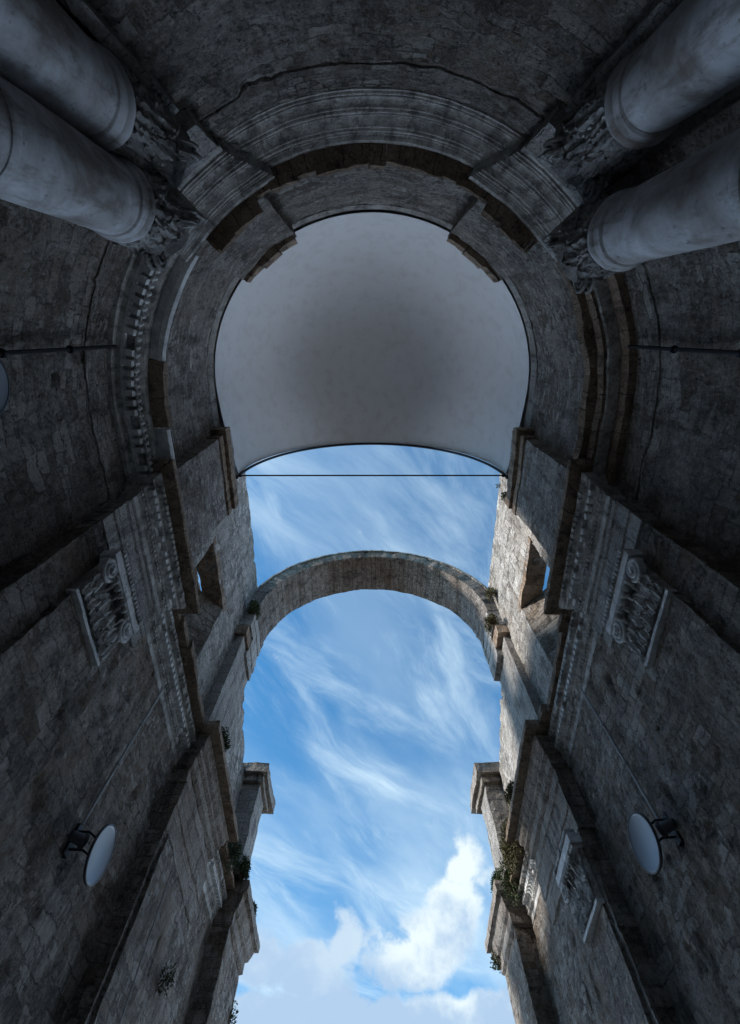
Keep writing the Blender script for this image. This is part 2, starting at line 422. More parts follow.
# thin core behind the open joint
w = MB(); w.sweep(path_full, [(-.10, 6.8), (-.10, 6.95), (-.6, 6.95), (-.6, 6.8)], .4, 1); w.build('joint', 'brown', apse)
# attic wall with the two projecting strips over the columns
A0, A1, DR = 26.0, 49.0, .28
def ress_path(r, d, y_end):
    return ([(-r, y_end), (-r, YC)] + arc(r, -90, -A1, 16, ky=KA)[1:] + arc(r - d, -A1, -A0, 10, ky=KA) + arc(r, -A0, A0, 24, ky=KA) +
            arc(r - d, A0, A1, 10, ky=KA) + arc(r, A1, 90, 16, ky=KA)[:-1] + [(r, YC), (r, y_end)])
RT = 4.17
w = MB(); w.sweep(ress_path(RT, DR, YP - .02), wall_prof(8.12, 11.93), FS, 1, R_WALL); w.stones(radial, .8, (3.6, 3.6, 5.5), 5.); w.build('attic_wall', 'rubble_small', apse, smooth=50)
w = MB(); w.sweep([(-RT, YP - .02), (-RT, YC)] + arc(RT, -90, 90, 60, ky=KA)[1:-1] + [(RT, YC), (RT, YP - .02)], [(.01, 11.94), (.01, 12.2), (.01, 12.40), (-.9, 12.4), (-.9, 11.94)], .3, 1, R_FINE)
w.build('springing_band', 'plain_block', apse, smooth=40)
# capping slabs of the attic strips
for sgn in (-1, 1):
    for (a, b_, o, z0) in ((26.5, 33, .14, 11.52), (33.3, 41, .17, 11.5), (41.3, 48.5, .12, 11.56)):
        w = MB(); pa = arc(RT - DR + .04, sgn * a, sgn * b_, 4, ky=KA)
        if sgn < 0: pa.reverse()
        w.sweep(pa, [(o, z0), (o, 11.95), (-.25, 11.95), (-.25, z0)], .15, 1, R_EDGE)
        w.build('capping_block', 'brown', apse)

# back cornice, moulded
def bead(o, z, r, n=6):
    return [(o + r * math.sin(math.pi * i / n), z + r * (1 - math.cos(math.pi * i / n))) for i in range(n + 1)]
PROF_BACK = ([(0, 7.47), (.03, 7.475), (.03, 7.515)] + bead(.045, 7.52, .018) + [(.05, 7.565)] + bead(.065, 7.568, .010) +
             [(.075, 7.60), (.10, 7.625), (.14, 7.64)] + bead(.15, 7.642, .014) + [(.17, 7.675)] + bead(.178, 7.677, .022) + [(.185, 7.725)] + bead(.20, 7.727, .010) +
             [(.215, 7.755), (.25, 7.785), (.30, 7.80)] + bead(.305, 7.802, .013) + [(.32, 7.835)] + bead(.33, 7.838, .024) + [(.34, 7.89)] + bead(.355, 7.892, .012) +
             [(.385, 7.925), (.42, 7.94), (.43, 8.02), (-.6, 8.02), (-.6, 7.47)])
E0, E1 = 29.0, 42.5
def cornice(a0, a1, r, name, mat, prof, parent=apse, step=.15, rough=R_FINE, y_end=None, sgn=1):
    n = max(3, int(abs(a1 - a0) / 2.5)); pa = arc(r, a0, a1, n)
    if y_end is not None:
        pa = (pa[:-1] if abs(pa[-1][1] - YC) < .02 else pa) + [(pa[-1][0], YC), (pa[-1][0], y_end)]
    if sgn < 0: pa = pa[::-1]
    w = MB(); w.sweep(pa, prof, step, 1, rough); return w.build(name, mat, parent, smooth=32)
cb = cornice(-E0 - .3, E0 + .3, RA, 'back_cornice', 'carved', PROF_BACK)
# brown course of corona blocks, each a little different
def corona(a0, a1, r, o1, z0, mat='brown', da=4.6, name='corona_block'):
    a = min(a0, a1); e = max(a0, a1); k = 0
    while a < e - .5:
        b_ = min(e, a + da * random.uniform(.75, 1.2)); o = o1 + random.uniform(-.045, .03)
        if e - b_ < 1.2: b_ = e
        w = MB(); w.sweep(arc(r, a + .12, b_ - .12, 3), [(o, z0 + random.uniform(-.01, .015)), (o, 8.155), (-.5, 8.155), (-.5, z0)], .12, 1, R_EDGE)
        w.build(name, mat, apse); a = b_
corona(-E0, E0, RA, .70, 8.03)
# entablature blocks over the column pairs
PROF_RES = [(0, 7.30), (0, 7.47)] + PROF_BACK[1:-2] + [(-.75, 8.02), (-.75, 7.30)]
for sgn in (-1, 1):
    ra = RA - .16
    a_in, a_out = sgn * (E0 + .2), sgn * (E1 + 2)
    def srt(p): return p if sgn > 0 else p[::-1]
    w = MB(); pa = srt(arc(RA, a_in, a_in + sgn * .01, 1)[:1] + arc(ra, a_in, a_out, 9) + [tuple(plan(a_out, RA).xy)])
    w.sweep(pa, PROF_RES, .15, 1, R_FINE)
    eb = w.build('entablature_block', 'carved', apse, smooth=32)
    # plain frieze and architrave slabs carried by the columns
    w = MB(); w.sweep(srt(arc(ra + .0, a_in + sgn * .3, a_out - sgn * .3, 9)), [(.02, 6.86), (.02, 7.295), (-.7, 7.295), (-.7, 6.86)], .2, 1, R_EDGE); w.build('frieze_slab', 'plain_block', eb)
    w = MB(); w.sweep(srt(arc(ra - .02, sgn * 29.5, sgn * 43.5, 7)), [(.05, 6.37), (.05, 6.55), (.02, 6.57), (.02, 6.83), (-.6, 6.83), (-.6, 6.37)], .2, 1, R_EDGE); w.build('architrave_slab', 'plain_block', eb)
    k = E0
    while k < E1 + 1:
        kb = min(E1 + 1.5, k + random.uniform(3.5, 5.5))
        w = MB(); w.sweep(arc(ra, sgn * k + (.15 if sgn > 0 else -.15), sgn * kb, 3)[::sgn], [(.68 + random.uniform(-.05, .03), 8.03), (.68, 8.15), (-.4, 8.15), (-.4, 8.03)], .12, 1, R_EDGE)
        w.build('corona_block', 'brown', eb); k = kb + .2

# left side cornice: dentils and egg carving; right side: worn plain courses
PROF_SIDE = [(0, 7.47), (.07, 7.49), (.07, 7.60), (.10, 7.61), (.14, 7.63), (.14, 7.72), (.26, 7.735), (.26, 7.79), (.30, 7.80), (.38, 7.84), (.40, 7.86), (.40, 8.02), (-.6, 8.02), (-.6, 7.47)]
cl = cornice(-E1 - 2.2, -90, RA, 'left_cornice', 'carved', PROF_SIDE, y_end=YP - .03, sgn=-1)
def along_left(fn, ds, r):
    """walk the left side: the arc from theta -52 to -90, then straight towards +Y"""
    s_ = 0; L1 = math.radians(90 - E1 - 3) * r; L2 = YP - .1 - YC; k = 0
    while s_ < L1 + L2:
        if s_ < L1:
            th = -(E1 + 3) - math.degrees(s_ / r); p = plan(th, 1); n = Vector((-math.sin(math.radians(th)), math.cos(math.radians(th)), 0))
            p0 = plan(th, RA)
        else:
            p0 = Vector((-RA, YC + s_ - L1, 0)); n = Vector((1, 0, 0))
        t = Vector((-n.y, n.x, 0)); fn(p0, n, t, k); s_ += ds; k += 1
w = MB()
def d1(p0, n, t, k):
    if random.random() < .07: return
    w.hexa(p0 + n * .225 + Vector((0, 0, 7.665)), n * .085, t * .045, Vector((0, 0, .055)))
w.sweep([(-RA, YP - .05), (-RA, YC)] + arc(RA, -90, -(E1 + 3), 20)[1:], [(.175, 7.625), (.175, 7.71), (.12, 7.71), (.12, 7.625)], .2, 1)
along_left(d1, .16, RA - .22); w.rough(rough_fn(.01, 3, .006, 15)); w.build('dentil_row', 'white_carved', cl)
w = MB()
def d2(p0, n, t, k):
    c = p0 + n * .335 + Vector((0, 0, 7.79)); pts = []
    w.lathe(c - n * .0 - Vector((0, 0, .03)), [(.001, -.055), (.03, -.045), (.042, -.01), (.036, .03), (.001, .05)], 8)
w.sweep([(-RA, YP - .05), (-RA, YC)] + arc(RA, -90, -(E1 + 3), 20)[1:], [(.325, 7.745), (.325, 7.785), (.29, 7.785), (.29, 7.745)], .2, 1)
along_left(d2, .12, RA - .34); w.rough(rough_fn(.008, 3, .006, 12)); w.build('egg_moulding', 'white_carved', cl, smooth=60)
# corona on the left: white marble remains with a brown gap
def corona_seg(pa, o, mat, name, z0=8.03, z1=8.155):
    w = MB(); w.sweep(pa, [(o - .28, z0), (o - .10, z0 + .006), (o - .08, z0 - .03), (o, z0 - .02), (o + .02, z0 + .05), (o, z1), (-.5, z1), (-.5, z0)], .12, 1, rough_fn(.014, 1.5, .006, 7)); w.build(name, mat, apse, smooth=30)
corona_seg(arc(RA, -76, -(E1 + 6), 12), .62, 'white_carved', 'marble_corona')
w = MB(); w.sweep([(-RA, 1.62)] + arc(RA, -87.6, -76.5, 5), [(.66, 8.0), (.66, 8.15), (-.5, 8.15), (-.5, 8.0)], .15, 1, R_EDGE); w.build('corona_block', 'brown', apse)
corona_seg([(-RA, 2.38), (-RA, 1.68)], .62, 'white_carved', 'marble_corona')
# right side: worn brown courses
for (z0, z1, o, mt) in ((7.47, 7.74, .13, 'brown'), (7.745, 7.785, .30, 'carved'), (7.79, 8.02, .37, 'brown')):
    pa = arc(RA, E1 + 2.2, 90, 14)[:-1] + [(RA, YC), (RA, YP - .03)]
    w = MB(); w.sweep(pa, [(o, z0), (o + .03, (z0 + z1) / 2), (o, z1), (-.5, z1), (-.5, z0)], .13, 1, rough_fn(.03, 1.4, .018, 6)); w.build('worn_course', mt, apse)
w = MB(); w.sweep(arc(RA, E1 + 2.2, 90, 14)[:-1] + [(RA, YC), (RA, YP - .03)], [(.50, 8.03), (.54, 8.155), (-.5, 8.155), (-.5, 8.03)], .13, 1, rough_fn(.05, 1.7, .02, 6)); w.build('corona_block', 'brown', apse)

# ================================================================== HALF DOME
RD, RF, YF = 4.12, 3.80, 3.85
dome = empty('half_dome', (0, YC, ZS), 'smooth pale plastered half dome closing the top of the apse', 'half dome')
def dome_pts(off):
    rows = []
    NA = 48
    for j in range(0, 19):           # quarter turns from the back springing (j=0) up to the vertical plane (j=18): apse part
        ph = math.radians(j * 5)     # tilt of a half circle hinged on the x axis
        rows.append([((RD + off) * math.cos(a), YC - .945 * (RD + off) * math.sin(a) * math.cos(ph), ZS + (RD + off) * math.sin(a) * math.sin(ph)) for a in [math.pi * i / NA for i in range(NA + 1)]])
    for j in range(1, 11):
        t = j / 10; r = RD + (RF - RD) * t ** 1.5 + off
        rows.append([(r * math.cos(a), YC + (YF - YC) * t, ZS + r * math.sin(a)) for a in [math.pi * i / NA for i in range(NA + 1)]])
    return rows
w = MB()
inn, outr = dome_pts(0), dome_pts(.14)
for rows, fl in ((inn, False), (outr, True)):
    for j in range(len(rows) - 1):
        for i in range(48):
            q = [rows[j][i], rows[j][i + 1], rows[j + 1][i + 1], rows[j + 1][i]]
            if (Vector(q[0]) - Vector(q[1])).length < 1e-6 and (Vector(q[2]) - Vector(q[3])).length < 1e-6: continue
            w.quad(q, [(q_[0], q_[1]) for q_ in q])
for i in range(48):
    q = [inn[-1][i], inn[-1][i + 1], outr[-1][i + 1], outr[-1][i]]; w.quad(q, [(q_[0], q_[2]) for q_ in q])
w.build('shell', 'plaster', dome, smooth=60)
w = MB(); w.tube([((RF - .01) * math.cos(a), YF + .03, ZS - .25 + (RF - .01 + .25) * math.sin(a)) for a in [math.pi * (i / 60) for i in range(61)]], .042, 8)
w.build('rim_bead', 'dark_iron', dome, smooth=60)
w = MB(); w.tube([(-4.25, YF + .02, ZS - .06), (4.25, YF + .02, ZS - .06)], .022, 8)
for s_ in (-1, 1): w.lathe((s_ * 3.72, YF + .02, ZS - .06), [(.001, -.03), (.05, -.03), (.05, .03), (.001, .03)], 12, (1, 0, 0))
tag(w.build('tie_rod', 'dark_iron', None, (0, YF, ZS - .06), smooth=40), 'thin dark iron rod stretched across the front opening of the half dome', 'tie rod')

# ================================================================== COLUMNS
def capital_leaves(mb, cx, cy, z0, h, r0, n=8, rot=0.):
    for row, (zz, hh, off) in enumerate(((0, .40, 0), (.22, .46, .5))):
        for k in range(n):
            a = rot + 2 * math.pi * (k + off) / n; o = Vector((math.cos(a), math.sin(a), 0)); t = Vector((-o.y, o.x, 0))
            leaf(mb, Vector((cx, cy, z0 + zz * h)) + o * (r0 + .01 * row), (0, 0, 1), o, t, 2 * math.pi * r0 / n * 1.12, hh * h, .08, 6)
def column(x, y, r, zt, label, group, capmat='carved', ch=.95):
    e = empty('column', (x, y, GZ), label, 'column', group)
    w = MB()
    prof = [(r * 1.17, GZ + .55), (r * 1.17, 1.0), (r * 1.16, 2.2), (r * 1.145, 3.3)]
    w.lathe((x, y, 0), prof + [(r * 1.12, 3.34)], 56); prof2 = [(r * 1.09, 3.36)] + [(r * (1.09 - .06 * (t / 10) ** 1.4), 3.36 + (zt - .24 - 3.36) * t / 10) for t in range(1, 11)]
    w2 = MB(); w.lathe((x, y, 0), prof2, 56)
    w.rough(rough_fn(.008, 1.2, .002, 9)); w.build('shaft', 'marble', e, smooth=50)
    w = MB(); w.lathe((x, y, 0), [(r * 1.0, 3.28), (r * 1.18, 3.29), (r * 1.20, 3.33), (r * 1.18, 3.37), (r * 1.0, 3.38)], 56)
    w.build('drum_ring', 'marble', e, smooth=50)
    w = MB(); z = zt - .235; w.lathe((x, y, 0), [(r * .9, z), (r * 1.01, z), (r * 1.09, z + .02), (r * 1.10, z + .13), (r * 1.16, z + .15), (r * 1.18, z + .185), (r * 1.16, z + .22), (r * .95, z + .235)], 56)
    w.rough(R_FINE); w.build('neck_ring', 'marble', e, smooth=35)
    cp = MB()
    cp.lathe((x, y, 0), [(r * .9, zt), (r * .93, zt + .1), (r * .96, zt + ch * .5), (r * 1.08, zt + ch * .75), (r * 1.3, zt + ch * .86), (r * .8, zt + ch * .87)], 40)
    capital_leaves(cp, x, y, zt + .01, ch, r * .95, 9, .2)
    cp.rough(rough_fn(.025, 5, .022, 19)); c = cp.build('capital', capmat, e, smooth=50, recalc=False)
    d = Vector((x, y - YC, 0)).normalized(); t = Vector((-d.y, d.x, 0))
    for sa in (-1, 1):
        for sb in (-1, 1):
            dd = (d * sa + t * sb).normalized(); ctr = Vector((x, y, zt + ch * .78)) + dd * r * 1.22
            v = MB(); tt = Vector((-dd.y, dd.x, 0))
            for off in (-1, 1): spiral(v, ctr + tt * .045 * off, dd, Vector((0, 0, 1)), tt * off, .13, 2.2, .024, -math.pi / 2, .03)
            v.build('volute', capmat, c, smooth=50)
    a = MB(); hw = r * 1.12; n = 10; ring = []
    for k in range(4):
        p0 = [(1, 1), (-1, 1), (-1, -1), (1, -1)][k]; p1 = [(-1, 1), (-1, -1), (1, -1), (1, 1)][k]
        for i in range(n):
            tt_ = i / n; px = p0[0] + (p1[0] - p0[0]) * tt_; py = p0[1] + (p1[1] - p0[1]) * tt_
            sc = 1 - .16 * math.sin(math.pi * tt_); nx, ny = px, py
            if abs(p0[0] - p1[0]) > 1: ny *= sc
            else: nx *= sc
            ring.append(Vector((x, y, 0)) + (t * nx + d * ny) * hw)
    zb = zt + ch * .88; zt2 = zt + ch
    rings = [(.93, zb), (1.0, zb + .02), (1.0, zb + .06), (1.05, zb + .07), (1.05, zt2)]
    b0 = len(a.v)
    for sc, z in rings:
        for p in ring: a.v.append(Vector((x + (p.x - x) * sc, y + (p.y - y) * sc, z)))
    m_ = len(ring)
    for i in range(len(rings) - 1):
        for k in range(m_):
            a.f.append((b0 + i * m_ + k, b0 + i * m_ + (k + 1) % m_, b0 + (i + 1) * m_ + (k + 1) % m_, b0 + (i + 1) * m_ + k)); a.uv.append([(k * .1, 0), (k * .1 + .1, 0), (k * .1 + .1, .1), (k * .1, .1)])
    for i in (0, len(rings) - 1): a.f.append(tuple(b0 + i * m_ + k for k in range(m_))); a.uv.append([(0, 0)] * m_)
    a.rough(R_FINE); a.build('abacus', capmat, c)
    w = MB(); w.lathe((x, y, GZ), [(r * 1.5, 0), (r * 1.5, .18), (r * 1.6, .2), (r * 1.62, .28), (r * 1.5, .36), (r * 1.3, .38), (r * 1.28, .44), (r * 1.38, .47), (r * 1.38, .53), (r * 1.17, .56)], 48)
    w.build('base', 'marble', e, smooth=40)
    return e
FREE = {-1: (-2.45, -1.14), 1: (2.56, -.91)}
REAR = {-1: (-2.36, -1.80), 1: (2.38, -1.86)}
for s_, sd in ((-1, 'left'), (1, 'right')):
    fx, fy = FREE[s_]
    column(fx, fy, .31, 5.20 if s_ < 0 else 5.38, 'pale smooth marble column standing free on the %s side of the apse, nearer the nave' % sd, 'marble columns of the apse', 'worn_carved', ch=.86)
    # block that ties the free column back to the entablature
    d = Vector((fx, fy - YC, 0)); r0 = d.length; d.normalize(); t_ = Vector((-d.y, d.x, 0))
    w = MB(); w.hexa(d * ((r0 + .12 + RA) / 2) + Vector((0, YC, 6.715)), d * ((RA - r0 - .12) / 2 + .1), t_ * .30, Vector((0, 0, .57))); w.build('impost_block', 'plain_block', apse)
    px_, py_ = REAR[s_]
    column(px_, py_, .315, 4.88 if s_ < 0 else 5.02, 'darker marble column set back against the wall at the rear %s of the apse' % sd, 'marble columns of the apse', 'worn_carved', ch=1.28)
    # flat strips beside each rear column
    for th in (31.2, 42.6):
        w = MB(); w.sweep(arc(RA + .03, s_ * th - .8, s_ * th + .8, 3), [(.16, GZ), (.16, 6.2), (-.3, 6.2), (-.3, GZ)], .3, 1, rough_fn(.01, 1.5, .004, 7))
        w.build('pilaster_strip', 'plain_block', apse)

# ================================================================== NAVE WALLS AND PIERS
XW = 4.30
def prof_c(o0=0.):
    return [(o0, 7.10), (o0 + .03, 7.12), (o0 + .03, 7.24), (o0 + .07, 7.27), (o0 + .07, 7.36), (o0 + .10, 7.37), (o0 + .12, 7.42), (o0 + .12, 7.52),
            (o0 + .20, 7.54), (o0 + .20, 7.60), (o0 + .24, 7.62), (o0 + .27, 7.68), (o0 + .27, 7.76), (o0 - .25, 7.76), (o0 - .25, 7.10)]
def corona_run(parent, path, o=.49, rough=None):
    """plain overhanging top course, its soffit brown with weather"""
    if len(path) == 2:
        (xa, ya), (xb, yb) = path; L_ = abs(yb - ya); t0 = 0.
        while t0 < L_ - .05:
            t1 = min(L_, t0 + random.uniform(.45, .95)); t1 = L_ if L_ - t1 < .3 else t1
            oo = o + random.choice((0, .01, -.02, -.05, -.13)); f_ = lambda t: (xa, ya + (yb - ya) * t / L_)
            w = MB(); w.sweep([f_(t0 + .006), f_(t1 - .006)], [(oo - .01, 7.79), (oo, 7.86), (oo - .03, 7.93), (oo - .06, 8.04), (-.25, 8.04), (-.25, 7.785)], .13, 1, rough_fn(.03, 1.6, .02, 6))
            w.build('corona_block', 'brown', parent); t0 = t1
        return None
    w = MB(); w.sweep(path, [(o - .01, 7.79), (o, 7.86), (o - .03, 7.93), (o - .06, 8.04), (-.25, 8.04), (-.25, 7.785)], .13, 1, rough or rough_fn(.02, 1.3, .014, 6))
    return w.build('corona', 'brown', parent)
def nave_path(s_, pts):
    # plan path whose inside (towards the nave) lies on the sweep's inward side
    P = [(s_ * x, y) for x, y in pts]
    return P if s_ > 0 else P[::-1]
def comb(s_, x, y0, y1, pitch, gap, z0, z1, d_in, d_out, drop=.1):
    """a continuous strip whose face steps in and out"""
    w = MB(); ys = []; y = y0
    while y < y1 - pitch:
        k = random.random() > drop
        ys += [(y, d_in), (y + .001, d_out if k else d_in), (y + pitch - gap, d_out if k else d_in), (y + pitch - gap + .001, d_in)]; y += pitch
    ys.append((y1, d_in)); b0 = 0
    for (yy, d) in ys:
        for (dx, z) in ((d, z0), (d, z1), (-.03, z1), (-.03, z0)): w.v.append(Vector((s_ * (x - dx), yy, z)))
    for i in range(len(ys) - 1):
        for k in range(4):
            w.f.append((i * 4 + k, i * 4 + (k + 1) % 4, i * 4 + 4 + (k + 1) % 4, i * 4 + 4 + k)); w.uv.append([(ys[i][0], k * .1), (ys[i][0], k * .1 + .1), (ys[i + 1][0], k * .1 + .1), (ys[i + 1][0], k * .1)])
    for i in (0, len(ys) - 1): w.f.append(tuple(i * 4 + k for k in range(4))); w.uv.append([(0, 0)] * 4)
    return w
def dentils(parent, s_, x, y0, y1, mat='carved'):
    wm = 'white_carved'
    w = comb(s_, x, y0 + .06, y1 - .04, .15, .06, 7.425, 7.515, .125, .215); w.rough(rough_fn(.01, 3, .008, 15)); w.build('dentil_row', wm, parent)
    w = comb(s_, x, y0 + .06, y1 - .04, .115, .035, 7.61, 7.70, .25, .30, .15); w.rough(rough_fn(.014, 3, .012, 16)); w.build('egg_moulding', mat, parent)
    w = comb(s_, x, y0 + .05, y1 - .04, .09, .04, 7.28, 7.345, .07, .10, .1); w.rough(rough_fn(.01, 3, .01, 14)); w.build('guilloche_band', mat, parent)

def pil_capital(parent, s_, x, y0, y1, z0, h, mat='carved', near_volute=True):
    """flat pilaster capital: astragal, two rows of acanthus, volutes, egg row, abacus"""
    X = lambda v: s_ * v
    W = y1 - y0; inn_ = Vector((-s_, 0, 0))
    c = MB()
    c.box(X(x), X(x + .3), y0, y1, z0, z0 + h * .86, .03)
    for row, (zz, hh, n, off) in enumerate(((.06, .30, 5, 0), (.22, .40, 4, .5))):
        for k in range(n):
            yy = y0 + W * (k + .5) / n
            leaf(c, (X(x - .005 - .01 * row), yy, z0 + zz * h), (0, 0, 1), inn_, (0, 1, 0), W / n * 1.05, hh * h, .045, 6)
    for k in range(6):
        yy = y0 + W * (k + .5) / 6
        c.tube([(X(x - .02), yy, z0 + h * .45), (X(x - .05), yy + .02, z0 + h * .58), (X(x - .12), yy - .02, z0 + h * .66)], [.03, .025, .035], 6)
    c.rough(rough_fn(.016, 6, .011, 19)); cp = c.build('capital', 'carved', parent, smooth=50, recalc=False)
    a = MB(); a.box(X(x - .035), X(x + .1), y0 - .02, y1 + .02, z0 - .04, z0 + .015, .1); a.rough(R_FINE); a.build('astragal', 'white_carved', cp)
    for i, yy in enumerate((y0 + .06, y1 - .06)):
        if i == 0 and not near_volute: continue
        v = MB(); spiral(v, (X(x - .08), yy, z0 + h * .70), (0, 1 if i else -1, 0), (0, 0, 1), inn_, .175, 2.6, .030, math.pi / 2, .06)
        v.lathe((X(x - .02), yy, z0 + h * .72), [(.165, -.02), (.165, .07), (.001, .075)], 20, (-s_, 0, 0)); v.build('volute', 'white_carved', cp, smooth=45)
    v = MB(); v.tube([(X(x - .10), y0 + .2, z0 + h * .80), (X(x - .10), y1 - .2, z0 + h * .80)], .04, 8)
    k = y0 + .26
    while k < y1 - .24: v.lathe((X(x - .13), k, z0 + h * .72), [(.001, -.06), (.04, -.04), (.05, 0), (.04, .04), (.001, .05)], 8); k += .125
    v.rough(R_FINE); v.build('egg_row', mat, cp, smooth=60)
    a = MB(); a.box(X(x - .11), X(x + .1), y0 - .06, y1 + .08, z0 + h * .80, z0 + h * .84, .1); a.box(X(x - .14), X(x + .1), y0 - .12, y1 + .10, z0 + h * .842, z0 + h * .995, .1); a.rough(R_FINE); a.build('abacus', 'white_carved', cp)
    g_ = comb(s_, x, y0 - .10, y1 + .08, .075, .03, z0 + h, z0 + h + .075, .14, .17, .06); g_.rough(rough_fn(.01, 4, .01, 18)); g_.build('guilloche_strip', mat, cp)

def taper_wall(x0, x1, y0, y1, z0, ztop, step=.16):
    """box whose top follows ztop(y)"""
    w = MB()
    def warp(p):
        t = (p.z - z0) / (10 - z0); return Vector((p.x, p.y, z0 + t * (ztop(p.y) - z0)))
    w.box(x0, x1, y0, y1, z0, 10, step, warp, FS); return w

for s_, sd in ((-1, 'left'), (1, 'right')):
    X = lambda v: s_ * v
    # ---- the long wall
    nw = empty('nave_wall', (X(XW), 11, GZ), 'long %s-hand ruined nave wall of rubble with one high window, open to the sky' % sd, 'wall')
    TH = 1.15
    w = MB(); w.box(X(XW - .03), X(XW + TH), YP, 17.7, 1.8, 7.08, .17, None, FS); w.box(X(XW), X(XW + TH), YP, 17.7, GZ, 1.79, .3); w.rough(R_WALL); w.stones(Vector((s_, 0, 0)), 1.0, (2.9, 2.9, 4.8), s_ * 3.); w.build('lower_wall', 'rubble_nave', nw, smooth=50)
    for (y0, y1) in ((4.93, 8.87), (12.05, 14.75)):
        w = MB(); w.sweep(nave_path(s_, [(XW, y0), (XW, y1)]), prof_c(), .13, 1, R_FINE); cn = w.build('cornice', 'carved', nw, smooth=32)
        dentils(cn, s_, XW, y0, y1); corona_run(nw, nave_path(s_, [(XW, y0), (XW, y1)]))
    # core behind the cornice
    w = MB(); w.box(X(XW + .08), X(XW + TH), YP, 17.0, 7.1, 8.04, .4); w.build('frieze_course', 'plain_block', nw)
    wy0, wy1, wz0, wz1 = 5.40, 7.50, 8.30, 11.15
    up = MB()
    up.box(X(XW), X(XW + TH), 4.2, wy0, 8.06, wz1, .15, None, FS); up.box(X(XW), X(XW + TH), wy1, 10.6, 8.06, wz1, .15, None, FS)
    if s_ < 0: up.box(X(XW + .62), X(XW + TH), wy0 - .05, wy1 + .0, wz0, 11.26, .12, None, .07)  # fill added behind the left window to keep sun off the right wall
    up.box(X(XW), X(XW + TH), wy0, wy1, 8.06, wz0, .2)
    def ztop_a(y):
        z = 14.5 + .12 * noise.noise(Vector((y * 2.1, s_ * 3, 0))) + (.1 if s_ > 0 else .35)
        return z
    t_ = taper_wall(X(XW), X(XW + .54), 3.9, 10.6, wz1 + .0, ztop_a, .15)
    up.v_off = len(up.v)
    for f in t_.f: up.f.append(tuple(i + up.v_off for i in f))
    up.uv += t_.uv; up.v += t_.v
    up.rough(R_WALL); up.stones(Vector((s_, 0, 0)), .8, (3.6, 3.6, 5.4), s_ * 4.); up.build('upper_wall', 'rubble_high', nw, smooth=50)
    # splayed far jamb of the window
    jb = MB(); prof = [(X(XW + .02), wy1 + .05), (X(XW + .02), wy1), (X(XW + TH - .2), wy1 - .98), (X(XW + TH), wy1 - .98), (X(XW + TH), wy1 + .05)]
    nz = 16; b0 = len(jb.v)
    for k in range(nz + 1):
        for (px, py) in prof: jb.v.append(R_WALL(Vector((px, py, wz0 + (wz1 - wz0) * k / nz))))
    for k in range(nz):
        for i in range(5):
            jb.f.append((b0 + k * 5 + i, b0 + k * 5 + (i + 1) % 5, b0 + (k + 1) * 5 + (i + 1) % 5, b0 + (k + 1) * 5 + i)); jb.uv.append([(i * .5, k * .18), (i * .5 + .5, k * .18), (i * .5 + .5, k * .18 + .18), (i * .5, k * .18 + .18)])
    jb.f.append(tuple(b0 + i for i in range(5))); jb.uv.append([(0, 0)] * 5)
    jb.build('window_jamb', 'rubble_nave', nw)
    lt = MB(); lt.box(X(XW - .01), X(XW + .53), wy0 - .1, wy1 + .12, wz1 - .03, wz1 + .22, .12); lt.rough(R_EDGE); lt.build('window_lintel', 'brown', nw)
    # ruined wall beyond the arch, stepping down
    def ztop_b(y, s_=s_):
        z = 12.1 - (y - 10.6) * .36 if y < 14 else (10.9 if y < 15.2 else max(8.5, 10.9 - (y - 15.2) * 2.2))
        return z + .22 * noise.noise(Vector((y * 1.3, 9 + s_, 0))) + .10 * noise.noise(Vector((y * 4, 9 + s_, 0)))
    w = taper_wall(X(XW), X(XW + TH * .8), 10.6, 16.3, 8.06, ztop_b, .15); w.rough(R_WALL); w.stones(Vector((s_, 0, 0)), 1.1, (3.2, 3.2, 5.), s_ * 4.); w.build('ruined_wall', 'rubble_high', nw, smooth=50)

    # ---- pier 1, next to the apse
    p1 = empty('pier', (X(4.1), 3.8, GZ), 'first %s pier beside the apse, below the spring of the half dome, with carved capital' % sd, 'pier', 'nave piers')
    w = MB(); w.box(X(3.98), X(XW + .25), YP - .03, 4.9, GZ, 6.12, .15, None, FS); w.rough(R_WALL); w.stones(Vector((s_ * .7, .7, 0)), .8, (2.9, 2.9, 4.8), s_ * 3.); w.build('masonry', 'rubble_nave', p1, smooth=50)
    w = MB(); w.box(X(3.90), X(4.06), 3.18, 4.38, GZ, 5.07, .15, None, FS); w.rough(R_WALL); w.build('pilaster', 'rubble_nave', p1)
    pil_capital(p1, s_, 3.88, 3.18, 4.38, 5.14, .93)
    w = MB(); w.sweep(nave_path(s_, [(XW + .05, YP), (4.0, YP), (4.0, 4.9), (XW + .05, 4.9)]), [(0, 6.16), (.03, 6.17), (.03, 6.45), (.06, 6.47), (.06, 6.78), (.09, 6.82), (.02, 6.86), (.0, 7.08), (-.28, 7.08), (-.28, 6.16)], .15, 1, R_FINE); w.build('architrave', 'plain_block', p1)
    w = MB(); w.sweep(nave_path(s_, [(XW + .05, YP), (4.0, YP), (4.0, 4.9), (XW + .05, 4.9)]), prof_c(), .13, 1, R_FINE); cn = w.build('cornice', 'carved', p1, smooth=32)
    dentils(cn, s_, 4.0, YP - .1, 5.0); corona_run(p1, nave_path(s_, [(XW + .05, YP), (4.0, YP), (4.0, 4.9), (XW + .05, 4.9)]))
    w = MB(); w.box(X(3.89), X(XW + .4), YP - .05, 4.62, 8.07, 11.32, .15, None, FS); w.rough(R_WALL); w.stones(Vector((s_ * .7, .7, 0)), .6, (3.6, 3.6, 5.5), s_ * 2.); w.build('attic_masonry', 'rubble_small', p1, smooth=50)
